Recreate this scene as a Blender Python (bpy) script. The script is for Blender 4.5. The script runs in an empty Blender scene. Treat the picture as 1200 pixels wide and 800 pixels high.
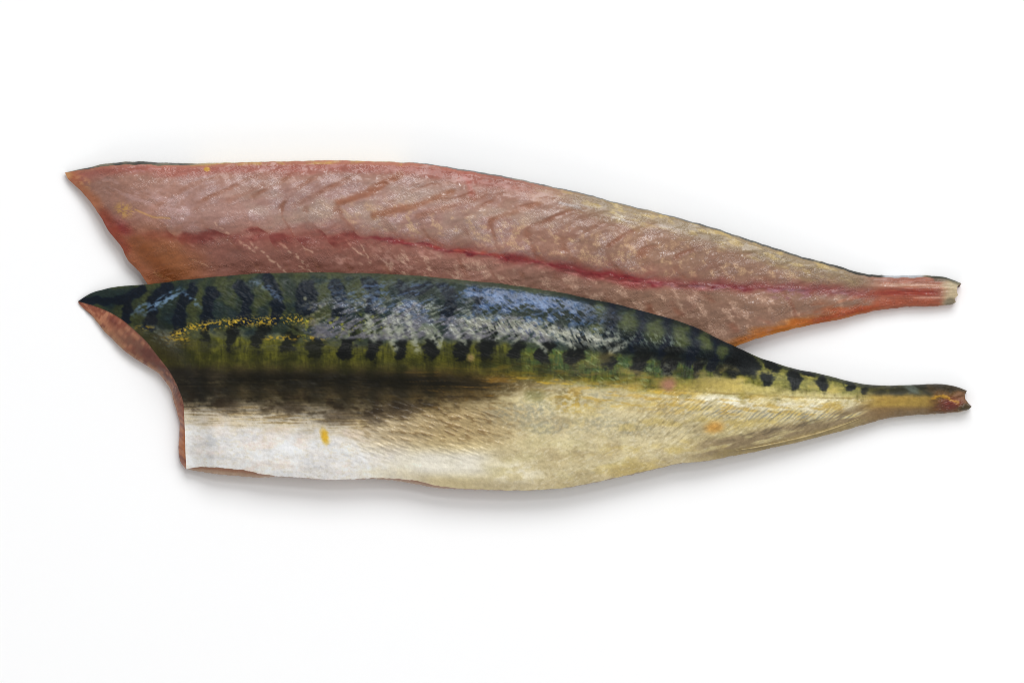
import bpy, math
import numpy as np

# ------------------------------------------------------------------ camera, world, lamps, exposure
S = 0.0003                      # metres per layout unit (one unit = 0.3 mm)
scene = bpy.context.scene
COL = scene.collection

def P(x, y, z=0.0):
    """layout units (x right, y down from the sheet's top-left) -> metres"""
    return ((x - 600.0) * S, (400.0 - y) * S, z * S)

cam_d = bpy.data.cameras.new('camera')
cam = bpy.data.objects.new('camera', cam_d)
COL.objects.link(cam)
CAM_H = 3.0
cam.location = (0, 0, CAM_H)
cam.rotation_euler = (0, 0, 0)
cam_d.sensor_width = 36.0
cam_d.lens = 36.0 * CAM_H / (1200 * S)
cam_d.clip_start = 0.1
cam_d.clip_end = 50
scene.camera = cam

world = bpy.data.worlds.new('World')
scene.world = world
world.use_nodes = True
bg = world.node_tree.nodes['Background']
bg.inputs['Color'].default_value = (0.99, 0.99, 1.0, 1)
bg.inputs['Strength'].default_value = 0.38

def area_lamp(name, loc, size, size_y, power, color):
    d = bpy.data.lights.new(name, 'AREA')
    d.shape = 'RECTANGLE'
    d.size = size
    d.size_y = size_y
    d.energy = power
    d.color = color
    o = bpy.data.objects.new(name, d)
    COL.objects.link(o)
    o.location = loc
    dx, dy, dz = -loc[0], -loc[1], -loc[2]
    from mathutils import Vector
    o.rotation_euler = Vector((dx, dy, dz)).to_track_quat('-Z', 'Y').to_euler()
    return o

# softboxes: a big cool key behind the fish, weaker fills in front and at the sides
area_lamp('key_softbox', (1.05, 3.6, 3.3), 3.9, 2.4, 196.0, (0.985, 0.992, 1.0))
area_lamp('front_fill', (-0.2, -2.6, 1.7), 2.2, 1.0, 9.0, (1.0, 0.98, 0.95))
area_lamp('right_fill', (2.4, 0.3, 2.1), 1.2, 1.8, 21.0, (1.0, 0.99, 0.97))
area_lamp('left_fill', (-2.5, 0.2, 2.1), 1.2, 1.8, 4.0, (1.0, 0.99, 0.97))
area_lamp('added_glint_lamp', (0.3, 1.1, 2.7), 0.30, 0.30, 8.0, (0.97, 0.99, 1.0))  # small unseen lamp added for glints on the wet surfaces

scene.cycles.filter_width = 0.9
scene.view_settings.view_transform = 'Standard'
scene.view_settings.look = 'None'
scene.view_settings.exposure = 0.0
scene.view_settings.gamma = 1.0
scene.view_settings.use_curve_mapping = False

# ------------------------------------------------------------------ numeric helpers
def _hash(ix, iy, seed):
    h = (ix.astype(np.int64) * 374761393 + iy.astype(np.int64) * 668265263 + seed * 974634777) & 0xFFFFFFFF
    h = ((h ^ (h >> 13)) * 1274126177) & 0xFFFFFFFF
    h = ((h ^ (h >> 16)) * 2246822519) & 0xFFFFFFFF
    return ((h ^ (h >> 15)) & 0xFFFFFF) / float(0xFFFFFF)

_ang = np.random.RandomState(7).rand(256 * 256) * 2 * np.pi
_GX = np.cos(_ang).astype(np.float32); _GY = np.sin(_ang).astype(np.float32)
_memo = {}

def vnoise(x, y, seed=0):
    """gradient noise, about -1..1"""
    x = np.asarray(x, np.float32) + np.float32((seed * 37) % 251); y = np.asarray(y, np.float32) + np.float32((seed * 91) % 241)
    x0 = np.floor(x); y0 = np.floor(y)
    fx = x - x0; fy = y - y0
    u = fx * fx * fx * (fx * (fx * 6 - 15) + 10)
    v = fy * fy * fy * (fy * (fy * 6 - 15) + 10)
    ix = x0.astype(np.int32) & 255; iy = y0.astype(np.int32) & 255
    ix1 = (ix + 1) & 255; r0 = iy << 8; r1 = ((iy + 1) & 255) << 8
    def g(k, dx, dy):
        return _GX[k] * dx + _GY[k] * dy
    a = g(r0 + ix, fx, fy); b = g(r0 + ix1, fx - 1, fy)
    c = g(r1 + ix, fx, fy - 1); d = g(r1 + ix1, fx - 1, fy - 1)
    a += u * (b - a); c += u * (d - c)
    return (a + v * (c - a)) * np.float32(1.5)

def fbm(x, y, sx, sy=None, octv=4, seed=0, gain=0.55, ang=0.0):
    """fractal noise with feature size sx along and sy across, turned by ang degrees"""
    sy = sx if sy is None else sy
    a = math.radians(ang)
    xx = (x * math.cos(a) + y * math.sin(a)) / sx
    yy = (-x * math.sin(a) + y * math.cos(a)) / sy
    t = 0; amp = 1.0; tot = 0
    for k in range(octv):
        t = t + amp * vnoise(xx, yy, seed + 17 * k)
        tot += amp; amp *= gain
        xx = xx * 2.03 + 11.7; yy = yy * 2.03 + 5.3
    return t / tot * 1.35

def sm(a, b, x):
    t = np.clip((x - a) / (b - a), 0, 1)
    return t * t * (3 - 2 * t)

def band(x, a, b, s1, s2=None):
    s2 = s1 if s2 is None else s2
    return sm(a - s1, a + s1, x) * (1 - sm(b - s2, b + s2, x))

def curve(x, pts):
    p = np.array(pts, float)
    return np.interp(x, p[:, 0], p[:, 1])

def smooth_curve(pts, n=400, passes=2):
    p = np.array(pts, float)
    xs = np.linspace(p[0, 0], p[-1, 0], n)
    ys = np.interp(xs, p[:, 0], p[:, 1])
    k = np.array([1, 2, 3, 2, 1], float); k /= k.sum()
    for _ in range(passes):
        yp = np.concatenate([2 * ys[0] - ys[2:0:-1], ys, 2 * ys[-1] - ys[-2:-4:-1]])
        ys = np.convolve(yp, k, 'valid')
    return xs, ys

def scurve(x, pts, passes=12):
    xs, ys = smooth_curve(pts, 300, passes)
    return np.interp(x, xs, ys)

def blob(x, y, cx, cy, rx, ry, ang=0.0, soft=0.35):
    a = math.radians(ang)
    dx = x - cx; dy = y - cy
    u = (dx * math.cos(a) + dy * math.sin(a)) / rx
    v = (-dx * math.sin(a) + dy * math.cos(a)) / ry
    return 1 - sm(1 - soft, 1 + soft, np.sqrt(u * u + v * v))

def stroke(x, y, pts, w, soft=0.4):
    """mask of a brush line through (px, py) points"""
    p = np.array(pts, float)
    d = np.full(x.shape, 1e9)
    for (ax, ay), (bx, by) in zip(p[:-1], p[1:]):
        vx, vy = bx - ax, by - ay
        t = np.clip(((x - ax) * vx + (y - ay) * vy) / (vx * vx + vy * vy), 0, 1)
        d = np.minimum(d, np.hypot(x - ax - t * vx, y - ay - t * vy))
    return 1 - sm(w * (1 - soft), w * (1 + soft), d)

class Paint:
    """pigment of a surface, kept in display values and turned linear at the end"""
    def __init__(self, n, rgb):
        self.c = np.tile(np.array(rgb, float) / 255.0, (n, 1))
    def mix(self, rgb, m):
        m = np.clip(m, 0, 1)[:, None]
        self.c = self.c * (1 - m) + (np.array(rgb, float) / 255.0) * m
    def gain(self, f):
        self.c = np.clip(self.c * np.asarray(f)[:, None], 0, 1)
    def linear(self, sat=1.12):
        g = self.c.mean(1, keepdims=True)
        c = np.clip(g + (self.c - g) * sat, 0, 1)
        c = c + 0.22 * c * (1 - c) * (2 * c - 1.05)
        return 0.81 * np.where(c <= 0.04045, c / 12.92, ((c + 0.055) / 1.055) ** 2.4)

def resample(pts, n, smooth=0):
    """points along a polyline, evenly spaced by length"""
    p = np.array(pts, float)
    d = np.concatenate([[0], np.cumsum(np.hypot(*(p[1:] - p[:-1]).T))])
    s = np.linspace(0, d[-1], n)
    q = np.stack([np.interp(s, d, p[:, 0]), np.interp(s, d, p[:, 1])], 1)
    k = np.array([1, 2, 3, 2, 1], float); k /= k.sum()
    for _ in range(smooth):
        for c in range(2):
            v = q[:, c]
            vp = np.concatenate([2 * v[0] - v[2:0:-1], v, 2 * v[-1] - v[-2:-4:-1]])
            q[:, c] = np.convolve(vp, k, 'valid')
    return q

def along_x(pts, n, smooth=6):
    """points along a long edge, evenly spaced in x"""
    p = np.array(pts, float)
    xs = np.linspace(p[0, 0], p[-1, 0], n)
    ys = np.interp(xs, p[:, 0], p[:, 1])
    k = np.array([1, 2, 3, 2, 1], float); k /= k.sum()
    for _ in range(smooth):
        vp = np.concatenate([2 * ys[0] - ys[2:0:-1], ys, 2 * ys[-1] - ys[-2:-4:-1]])
        ys = np.convolve(vp, k, 'valid')
    return np.stack([xs, ys], 1)

def coons(T, B, L, R):
    """patch between four edges; T and B share a length, so do L and R"""
    ns, nt = len(T), len(L)
    s = np.linspace(0, 1, ns)[None, :, None]
    t = np.linspace(0, 1, nt)[:, None, None]
    lin = (1 - t) * T[None] + t * B[None] + (1 - s) * L[:, None] + s * R[:, None]
    bil = ((1 - s) * (1 - t) * T[0] + s * (1 - t) * T[-1] + (1 - s) * t * B[0] + s * t * B[-1])
    return lin - bil            # (nt, ns, 2)

def grid_normals(X, Y, Z):
    p = np.stack([X, -Y, Z], -1)
    du = np.gradient(p, axis=1); dv = np.gradient(p, axis=0)
    n = np.cross(dv, du)
    n *= np.sign(n[..., 2:3].mean() + 1e-9)
    return n / np.maximum(np.linalg.norm(n, axis=-1, keepdims=True), 1e-9)

def grid_faces(nt, ns, flip=False):
    idx = np.arange(nt * ns).reshape(nt, ns)
    a, b, c, d = idx[:-1, :-1], idx[1:, :-1], idx[1:, 1:], idx[:-1, 1:]
    f = np.stack([a, b, c, d], -1).reshape(-1, 4)
    return f[:, ::-1] if flip else f

def make_mesh(name, verts, faces, material, parent, attrs=None, normals=None):
    used = np.unique(faces)
    remap = np.full(len(verts), -1, int); remap[used] = np.arange(len(used))
    v = verts[used]; f = remap[faces]
    me = bpy.data.meshes.new(name)
    me.vertices.add(len(v)); me.vertices.foreach_set('co', v.astype(np.float32).ravel())
    nl = f.size
    me.loops.add(nl); me.loops.foreach_set('vertex_index', f.astype(np.int32).ravel())
    me.polygons.add(len(f))
    me.polygons.foreach_set('loop_start', np.arange(0, nl, 4, dtype=np.int32))
    me.update(calc_edges=True)
    me.validate()
    me.polygons.foreach_set('use_smooth', np.ones(len(me.polygons), bool))
    for k, a in (attrs or {}).items():
        a = a[used]
        if a.ndim == 2:
            at = me.color_attributes.new(k, 'FLOAT_COLOR', 'POINT')
            at.data.foreach_set('color', np.concatenate([a, np.ones((len(a), 1))], 1).astype(np.float32).ravel())
        else:
            at = me.attributes.new(k, 'FLOAT', 'POINT')
            at.data.foreach_set('value', a.astype(np.float32))
    if normals is not None and len(me.vertices) == len(used):
        me.normals_split_custom_set_from_vertices([tuple(x) for x in normals[used]])
    me.materials.append(material)
    o = bpy.data.objects.new(name, me)
    COL.objects.link(o)
    if parent: o.parent = parent
    return o

# ------------------------------------------------------------------ materials
def new_mat(name):
    m = bpy.data.materials.new(name); m.use_nodes = True
    return m, m.node_tree.nodes, m.node_tree.links, m.node_tree.nodes['Principled BSDF']

def fish_material(name, bump_scale, bump_dist, stretch, spec, coat, cells=False):
    m, N, L, b = new_mat(name)
    col = N.new('ShaderNodeAttribute'); col.attribute_name = 'pigment'
    rg = N.new('ShaderNodeAttribute'); rg.attribute_name = 'roughness'
    wt = N.new('ShaderNodeAttribute'); wt.attribute_name = 'wetness'
    mt = N.new('ShaderNodeAttribute'); mt.attribute_name = 'silver'
    tc = N.new('ShaderNodeTexCoord')
    mp = N.new('ShaderNodeMapping'); mp.inputs['Scale'].default_value = stretch
    L.new(tc.outputs['Object'], mp.inputs['Vector'])
    n1 = N.new('ShaderNodeTexNoise'); n1.inputs['Scale'].default_value = bump_scale
    n1.inputs['Detail'].default_value = 4; n1.inputs['Roughness'].default_value = 0.6
    L.new(mp.outputs['Vector'], n1.inputs['Vector'])
    h = n1.outputs['Fac']
    if cells:
        v = N.new('ShaderNodeTexVoronoi'); v.inputs['Scale'].default_value = 900.0
        v.feature = 'F1'
        mp2 = N.new('ShaderNodeMapping'); mp2.inputs['Scale'].default_value = (0.8, 1.25, 1.0)
        mp2.inputs['Rotation'].default_value = (0, 0, math.radians(35))
        L.new(tc.outputs['Object'], mp2.inputs['Vector']); L.new(mp2.outputs['Vector'], v.inputs['Vector'])
        ad = N.new('ShaderNodeMath'); ad.operation = 'MULTIPLY_ADD'; ad.inputs[1].default_value = -0.35
        L.new(v.outputs['Distance'], ad.inputs[0]); L.new(h, ad.inputs[2]); h = ad.outputs[0]
    bp = N.new('ShaderNodeBump'); bp.inputs['Strength'].default_value = 0.6
    bp.inputs['Distance'].default_value = bump_dist
    L.new(h, bp.inputs['Height'])
    # fine speckle in the pigment itself
    n2 = N.new('ShaderNodeTexNoise'); n2.inputs['Scale'].default_value = 2200.0; n2.inputs['Detail'].default_value = 2
    L.new(tc.outputs['Object'], n2.inputs['Vector'])
    mr = N.new('ShaderNodeMapRange'); mr.inputs['From Min'].default_value = 0.3; mr.inputs['From Max'].default_value = 0.7
    mr.inputs['To Min'].default_value = 0.94; mr.inputs['To Max'].default_value = 1.06
    L.new(n2.outputs['Fac'], mr.inputs['Value'])
    mx = N.new('ShaderNodeMix'); mx.data_type = 'RGBA'; mx.blend_type = 'MULTIPLY'; mx.inputs['Factor'].default_value = 1.0
    L.new(col.outputs['Color'], mx.inputs['A']); L.new(mr.outputs['Result'], mx.inputs['B'])
    L.new(mx.outputs['Result'], b.inputs['Base Color'])
    L.new(rg.outputs['Fac'], b.inputs['Roughness'])
    L.new(mt.outputs['Fac'], b.inputs['Metallic'])
    b.inputs['Specular IOR Level'].default_value = spec
    mul = N.new('ShaderNodeMath'); mul.operation = 'MULTIPLY'; mul.inputs[1].default_value = coat
    L.new(wt.outputs['Fac'], mul.inputs[0]); L.new(mul.outputs[0], b.inputs['Coat Weight'])
    b.inputs['Coat Roughness'].default_value = 0.13
    L.new(bp.outputs['Normal'], b.inputs['Normal']); L.new(bp.outputs['Normal'], b.inputs['Coat Normal'])
    return m

M_skin = fish_material('mackerel_skin', 420.0, 0.00009, (1, 1, 1), 0.16, 0.6, cells=True)
M_flesh = fish_material('raw_flesh', 520.0, 0.00003, (0.7, 1.2, 1), 0.25, 0.8)
M_rim = fish_material('cut_flesh', 500.0, 0.00018, (1, 1, 1), 0.35, 0.6)

m, N, L, b = new_mat('white_sheet')
b.inputs['Base Color'].default_value = (0.88, 0.88, 0.89, 1)
b.inputs['Roughness'].default_value = 0.9
b.inputs['Specular IOR Level'].default_value = 0.1
nz = N.new('ShaderNodeTexNoise'); nz.inputs['Scale'].default_value = 60.0
cr = N.new('ShaderNodeValToRGB')
cr.color_ramp.elements[0].color = (0.91, 0.91, 0.91, 1); cr.color_ramp.elements[1].color = (0.92, 0.92, 0.92, 1)
L.new(nz.outputs['Fac'], cr.inputs['Fac']); L.new(cr.outputs['Color'], b.inputs['Base Color'])
M_white = m

# ------------------------------------------------------------------ the setting: one white sheet
r = 4.0
g = np.array([[-r, -r, 0], [r, -r, 0], [r, r, 0], [-r, r, 0]], float)
ground = make_mesh('tabletop', g, np.array([[0, 1, 2, 3]]), M_white, None)
ground['kind'] = 'structure'

def thing(name, loc, label, cat, group=None):
    o = bpy.data.objects.new(name, None); COL.objects.link(o)
    o.empty_display_size = 0.02
    o['label'] = label; o['category'] = cat
    if group: o['group'] = group
    return o

NS, NT = 1250, 320

def perimeter(G):
    """closed ring round a (nt, ns) grid: top, right, bottom back, left up"""
    return np.concatenate([G[0, :-1], G[:-1, -1], G[-1, :0:-1], G[:0:-1, 0]], 0)

def side_ids():
    return np.concatenate([np.zeros(NS - 1), np.ones(NT - 1), np.full(NS - 1, 2), np.full(NT - 1, 3)]).astype(int)

def build_rim(A, zA, B, zB, zfloor, width, K1=6, K2=6, inset=13.0):
    """side wall from the top surface's edge A out to the outer edge B, then rolled under to the base.
       returns verts in layout units (rings, n, 3)"""
    n = len(A)
    c = B.mean(0)
    nrm = np.roll(B, -1, 0) - np.roll(B, 1, 0)
    nrm = np.stack([nrm[:, 1], -nrm[:, 0]], 1)
    k = np.ones(31) / 31
    for cc in range(2):
        v = nrm[:, cc]; nrm[:, cc] = np.convolve(np.concatenate([v[-15:], v, v[:15]]), k, 'valid')
    nrm /= np.maximum(np.linalg.norm(nrm, axis=1, keepdims=True), 1e-6)
    # make it point inwards
    if np.mean(np.sum(nrm * (c - B), 1)) < 0: nrm = -nrm
    w = np.concatenate([width[:-1], np.full(NT - 1, 8.0), width[:0:-1], np.linspace(width[0] * .5 + 20, 6, NT - 1)])
    ins = np.minimum(inset, 0.25 * w)
    ins = np.convolve(np.concatenate([ins[-10:], ins, ins[:10]]), np.ones(21) / 21, 'valid')[:, None]
    rings = []
    for j in range(K1 + 1):
        f = j / K1
        p = A * (1 - f) + B * f
        z = zA * (1 - f ** 1.3) + zB * f ** 1.3
        rings.append(np.concatenate([p, z[:, None]], 1))
    for j in range(1, K2 + 1):
        f = j / K2
        a = f * math.pi / 2
        p = B + nrm * ins * (1 - math.cos(a))
        z = zB + (zfloor - zB) * math.sin(a)
        rings.append(np.concatenate([p, z[:, None]], 1))
    return np.array(rings)

def rim_faces(K, n):
    idx = np.arange(K * n).reshape(K, n)
    a = idx[:-1]; b_ = idx[1:]
    f = np.stack([a, np.roll(a, -1, 1), np.roll(b_, -1, 1), b_], -1)
    return f                     # (K-1, n, 4)

def to_world(V):
    V = V.reshape(-1, 3)
    return np.stack([(V[:, 0] - 600) * S, (400 - V[:, 1]) * S, V[:, 2] * S], 1)

# ================================================================== FILLET 1: flesh side up
U_top_out = [(76,202.5),(87,200),(110,195),(135,190.5),(170,189.5),(200,191.5),(235,192),(260,191),(310,190),(360,189),(385,188),(440,189.5),(490,191),
         (525,196),(565,202.5),(602,209),(640,217.5),(682,226.5),(720,237),(770,249),(820,262.5),(845,270),(882,282.5),(920,294.5),(935,300),(972,309),
         (1010,320.5),(1030,323),(1060,323),(1085,322.5),(1110,324.5),(1126,332)]
U_skin_w = [(76,0.2),(87,0.8),(110,2),(135,3.6),(170,4),(200,3.2),(235,2.2),(270,0.8),(300,0.5),(480,0.6),(525,1.5),(565,1.8),(620,1.6),(700,1.4),(780,1.4),(820,2.2),(900,2.6),(960,2.8),(1010,3.6),(1060,3),(1110,3.5),(1126,1)]
U_bot = [(205,400),(330,408),(500,412),(700,420),(800,420),(840,414),(862,405.5),(885,397),(910,390),(947,381),(985,374),(1022,364.5),(1060,359.5),(1090,359),(1115,357)]
U_left = [(76,202.5),(79,209),(92,221),(107,237),(120,256),(127,270),(142,287),(150,305),(165,320),(174,334),(188,362),(205,400)]
U_right = [(1126,332),(1121,336),(1120.5,341),(1122,346),(1118,350),(1119.5,354),(1115,357)]
uT_out = along_x(U_top_out, NS, 50)
uT_out[:, 1] += 0.9 * fbm(uT_out[:, 0], 0 * uT_out[:, 0], 16, 16, 4, 8) * sm(80, 110, uT_out[:, 0])
uT = uT_out.copy(); uT[:, 1] += scurve(uT[:, 0], U_skin_w) 
uT[:, 1] += 0.7 * fbm(uT[:, 0], uT[:, 0] * 0, 14, 14, 3, 5) * sm(76, 100, uT[:, 0])
uB = along_x(U_bot, NS, 30)
uB[:, 1] += 0.8 * fbm(uB[:, 0], uB[:, 0] * 0, 12, 12, 4, 9)
uL = resample(U_left, NT, 25); uR = resample(U_right, NT, 2)
uL[:, 0] += 1.0 * fbm(uL[:, 1], 0 * uL[:, 1], 18, 18, 3, 10); uL[0] = uT[0]; uR[0] = uT[-1]; uL[-1] = uB[0]; uR[-1] = uB[-1]
uG = coons(uT, uB, uL, uR)
UX, UY = uG[..., 0], uG[..., 1]
tt = np.linspace(0, 1, NT)[:, None] * np.ones((1, NS))
ss = np.linspace(0, 1, NS)[None, :] * np.ones((NT, 1))

BL = [(60,255),(125,263),(170,272),(220,277),(270,275),(300,273),(345,274),(400,277),(440,279),(480,285),(520,292),(560,297),(600,303),(640,309),(680,318),(720,324),
      (760,329),(800,332),(850,335),(900,335.5),(950,338),(985,341),(1040,344),(1130,346)]

def myomere(x, y):
    """cell coordinate of the muscle blocks: V shaped sheets along the fish"""
    yb = scurve(x, BL); yt = np.interp(x, uT_out[:, 0], uT_out[:, 1])
    d = (yb - y)
    dn = d / np.maximum(yb - yt, 20)
    e = np.clip(dn - 0.36, 0, 1)
    up = np.where(dn < 0.36, -26 * (1 - ((0.36 - dn) / 0.36) ** 2), -26 + 185 * e * e / (e + 0.14))
    dn2 = -d / 60.0
    down = 46 * np.clip(dn2, 0, 3)
    shift = np.where(d >= 0, up * np.clip((yb - yt) / 85, 0.35, 1), down)
    warp = 9 * fbm(x, y, 60, 40, 3, 31) + 14 * fbm(x, 0 * x, 120, 120, 2, 32)
    return (x - shift + warp) / 43.0, dn

def upper_relief(x, y, t):
    ph, dn = myomere(x, y)
    fr = ph - np.floor(ph)
    gw = np.abs(fr - 0.5) * 2           # 1 at the sheet between two blocks
    groove = sm(0.66, 1.0, gw)
    yb = scurve(x, BL)
    relief = -0.8 * groove * (0.25 + 0.75 * sm(0.25, 0.4, dn)) * sm(-.25, .45, fbm(x, y, 50, 22, 3, 33)) * sm(0.0, 0.15, np.abs(dn)) * (1 - sm(0.75, 0.9, dn)) * sm(150, 260, x)
    # blood line: a soft furrow with a raised ragged rib in it
    dy = y - yb
    fur = np.exp(-(dy / 9.0) ** 2) * sm(110, 180, x) * (1 - sm(1000, 1060, x))
    rib = np.exp(-((dy - 1.5 + 2.5 * fbm(x, y, 26, 26, 3, 51)) / 2.4) ** 2) * sm(400, 480, x) * (1 - sm(980, 1040, x))
    relief = relief - 1.6 * fur + 0.9 * rib * sm(-.3, .3, fbm(x, y, 22, 10, 3, 52))
    relief = relief + 1.6 * fbm(x, y, 60, 40, 3, 41) + 0.8 * fbm(x, y, 26, 12, 2, 43, ang=-15) + 0.28 * fbm(x, y, 12, 6, 3, 42, ang=-20) * (0.35 + 0.65 * sm(400, 520, x) + 0.65 * sm(0, 12, yb - y) * (1 - sm(400, 520, x)))
    wob = fbm(x, y, 46, 30, 4, 101)
    th_ = 1 - sm(0.02, 0.16, np.abs(fbm(x + 4 * wob, y, 11, 3.6, 4, 105, gain=.7, ang=-26)))
    relief = relief + 0.45 * th_ * sm(-.3, .3, fbm(x, y, 34, 16, 4, 104, ang=-22))
    return relief, ph, dn, gw

edgeW = np.minimum(np.minimum((uB[:, 1] - uT[:, 1])[None] * tt, (uB[:, 1] - uT[:, 1])[None] * (1 - tt)), 400)
distL = np.hypot(UX - UX[:, :1], UY - UY[:, :1])
th = curve(UX, [(76,12),(130,26),(250,38),(450,42),(650,39),(850,31),(960,25),(1030,17),(1126,14)])
prof = np.interp(tt, [0, .02, .06, .12, .2, .3, .42, .6, .8, .95, 1], [.70, .78, .85, .92, .97, 1, .95, .74, .50, .34, .26])
prof2 = np.interp(tt, [0, .04, .12, .3, .5, .7, .88, .96, 1], [.72, .82, .92, 1, .98, .92, .80, .70, .60])
wt_ = sm(720, 900, UX)
k = np.ones(9) / 9
prof = prof * (1 - wt_) + prof2 * wt_
leftf = 0.62 + 0.38 * sm(-10, 60, distL)
urel, uph, udn, ugw = upper_relief(UX, UY, tt)
fade = sm(0, 5, edgeW) * sm(0, 6, distL)
UZ = th * prof * leftf + urel * fade * sm(0.1, 0.6, th / 40)
# tail end is a ragged cut with folded fibres
UZ += sm(1030, 1060, UX) * 0.8 * fbm(UX, UY, 40, 5, 2, 61)
UZ = np.maximum(UZ, 3.0)

def paint_upper(x, y):
    n = len(x)
    p = Paint(n, (160, 120, 105))
    ph, dn = myomere(x, y)
    fr = ph - np.floor(ph); gw = np.abs(fr - 0.5) * 2
    cid = np.floor(ph)
    rnd = _hash(cid, np.where(dn > 0, 3, 7) + 0 * cid, 77)
    yb = scurve(x, BL); yt = np.interp(x, uT_out[:, 0], uT_out[:, 1]); dy = y - yb
    ybm = np.interp(x, uB[:, 0], uB[:, 1])
    wob = fbm(x, y, 46, 30, 4, 101)
    # broad tone: browner low left, greyer towards the tail
    p.mix((138, 90, 78), 0.8 * sm(-6, 18, dy) * (1 - sm(420, 620, x)))
    p.mix((148, 116, 97), 0.9 * sm(560, 760, x))
    p.mix((166, 132, 124), 0.7 * band(y - yt, 25, 75, 14) * band(x, 200, 560, 60))
    p.mix((146, 102, 90), 0.35 * sm(0.1, 0.7, wob))
    # reddish strip along the dorsal edge
    p.mix((160, 96, 84), 0.85 * (1 - sm(9, 20, y - yt + 5 * fbm(x, y, 60, 14, 3, 102))) * (1 - sm(520, 700, x)))
    p.mix((176, 122, 100), 0.6 * band(y - yt, 0, 5, 1.5) * (1 - sm(470, 600, x)))
    p.mix((186, 150, 86), 0.7 * stroke(x, y, [(225,193.5),(300,192.5),(360,191.5),(420,191),(470,193)], 1.8) * sm(-.3, .4, fbm(x, y, 18, 5, 3, 103)))
    p.mix((196, 150, 60), blob(x, y, 243.5, 199, 3.6, 2.6))
    # pearly connective film between the sheets, its wet glints painted as pale threads
    saw0 = (ph - np.floor(ph)) * 9 - 4.5
    film = sm(-0.25, 0.45, fbm(x, y, 34, 16, 4, 104, ang=-22) + 0.5 * (rnd - 0.5))
    thread = 1 - sm(0.02, 0.13, np.abs(fbm(x + 4 * wob, y, 11, 3.6, 4, 105, gain=.7, ang=-26)))
    thread2 = 1 - sm(0.02, 0.16, np.abs(fbm(x + 3 * wob, y, 7, 5, 3, 106, ang=40)))
    zone_up = band(y - yt, 14, 400, 8) * sm(1, 9, -dy - saw0 * (1 - sm(420, 480, x))) * sm(140, 240, x) * (1 - sm(930, 1010, x))
    ins = 1 - sm(0.70, 0.92, gw + 0.25 * fbm(x, y, 20, 8, 3, 107))
    p.mix((176, 148, 146), 0.4 * film * zone_up * ins * (1 - 0.6 * sm(560, 800, x)))
    p.mix((212, 190, 186), 0.55 * film * thread * zone_up * ins)
    p.mix((196, 172, 176), 0.35 * thread2 * film * zone_up * ins * (1 - sm(500, 700, x)))
    p.mix((174, 152, 136), 0.55 * band(y - yt, 26, 80, 14) * band(x, 280, 660, 60) * sm(-.3, .4, fbm(x, y, 70, 30, 3, 162)))
    # yellowish flecks nearer the blood line and tailwards
    fl = sm(0.0, 0.35, fbm(x, y, 16, 11, 4, 108, ang=30) + 0.25 * (rnd - .4))
    nearbl = band(-dy, 8, 46, 7, 16) * sm(300, 480, x) * (1 - sm(960, 1030, x))
    p.mix((214, 178, 140), 0.75 * fl * nearbl * ins * (0.25 + 0.75 * np.maximum(thread, thread2)))
    nearb2 = band(dy, 7, 60, 5, 16) * sm(380, 460, x) * (1 - sm(960, 1040, x))
    fl2 = sm(0.0, 0.3, fbm(x, y, 22, 12, 4, 109, ang=35))
    p.mix((212, 176, 154), 0.75 * fl2 * nearb2 * ins * (0.3 + 0.7 * np.maximum(thread, thread2)))
    # film fragments and pale pin lines low left
    frag = sm(0.12, 0.4, fbm(x, y, 26, 9, 4, 110, ang=25))
    p.mix((196, 152, 140), 0.7 * frag * thread * band(dy, -18, 22, 8) * band(x, 150, 420, 20))
    for (ax, ay, bx, by, w) in [(252,262,300,296,1.0),(285,277,336,319,1.3),(322,280,362,312,1.2),(356,290,367,296,.9),(398,276,436,308,1.0),(344,296,352,302,.8),
                                (181,319,204,330,1.3),(186,318,192,327,.9),(226,304,246,313,.6),(352,312,366,319,1.2),(424,288,432,302,.8)]:
        mm = stroke(x + 1.5 * fbm(x, y, 8, 8, 2, 111), y + 2 * fbm(x, y, 10, 10, 2, 112), [(ax, ay), (bx, by)], w, .8)
        p.mix((206, 168, 146), 0.75 * mm * sm(-.35, .15, fbm(x, y, 7, 4, 2, 113)))
    for (cx, cy, rx, ry, a) in [(247,280,16,5,20),(228,284,9,4,-30),(170,272,13,4,25),(148,264,9,4,40),(296,279,8,5,0),(402,305,14,5,5),(450,300,16,7,15),(500,300,18,6,0),(480,312,14,5,25)]:
        p.mix((204, 160, 146), 0.55 * blob(x + 4 * wob, y + 3 * fbm(x, y, 9, 9, 3, 114), cx, cy, rx, ry, a, .5) * sm(-.3, .3, fbm(x, y, 8, 4, 3, 115, ang=25)))
    # grooves between the muscle blocks
    gz = np.where(dn > 0.3, sm(0.62, 0.95, gw), (0.7 + .3 * sm(560, 640, x)) * sm(0.80 - .22 * sm(540, 640, x), 1.0, gw)) * sm(150, 260, x) * (1 - sm(980, 1040, x)) * (1 - sm(0.74, 0.86, dn))
    p.mix((146, 100, 80), 0.75 * gz * sm(-.25, .45, fbm(x, y, 50, 22, 3, 33)))
    # blood line
    saw = (ph * 1.0 - np.floor(ph)) * 9 - 4.5
    dys = dy + saw * (1 - sm(420, 480, x)) + 3 * fbm(x, y, 16, 10, 3, 161)
    dyw = dy + 4.5 * fbm(x, y, 26, 20, 4, 116)
    wv = curve(x, [(100,9),(200,10),(340,11),(400,8),(460,5.5),(560,6),(700,7.5),(790,6),(900,5),(1030,4)])
    halo = np.exp(-(dyw / (wv * 1.5)) ** 2) * sm(105, 135, x)
    p.mix((146, 70, 66), curve(x, [(100,.5),(160,.2),(230,.1),(330,.2),(460,.4),(700,.5),(800,.4),(1000,.35)]) * halo * (.55 + .45 * sm(-.3, .3, fbm(x, y, 30, 12, 3, 160))))
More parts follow.
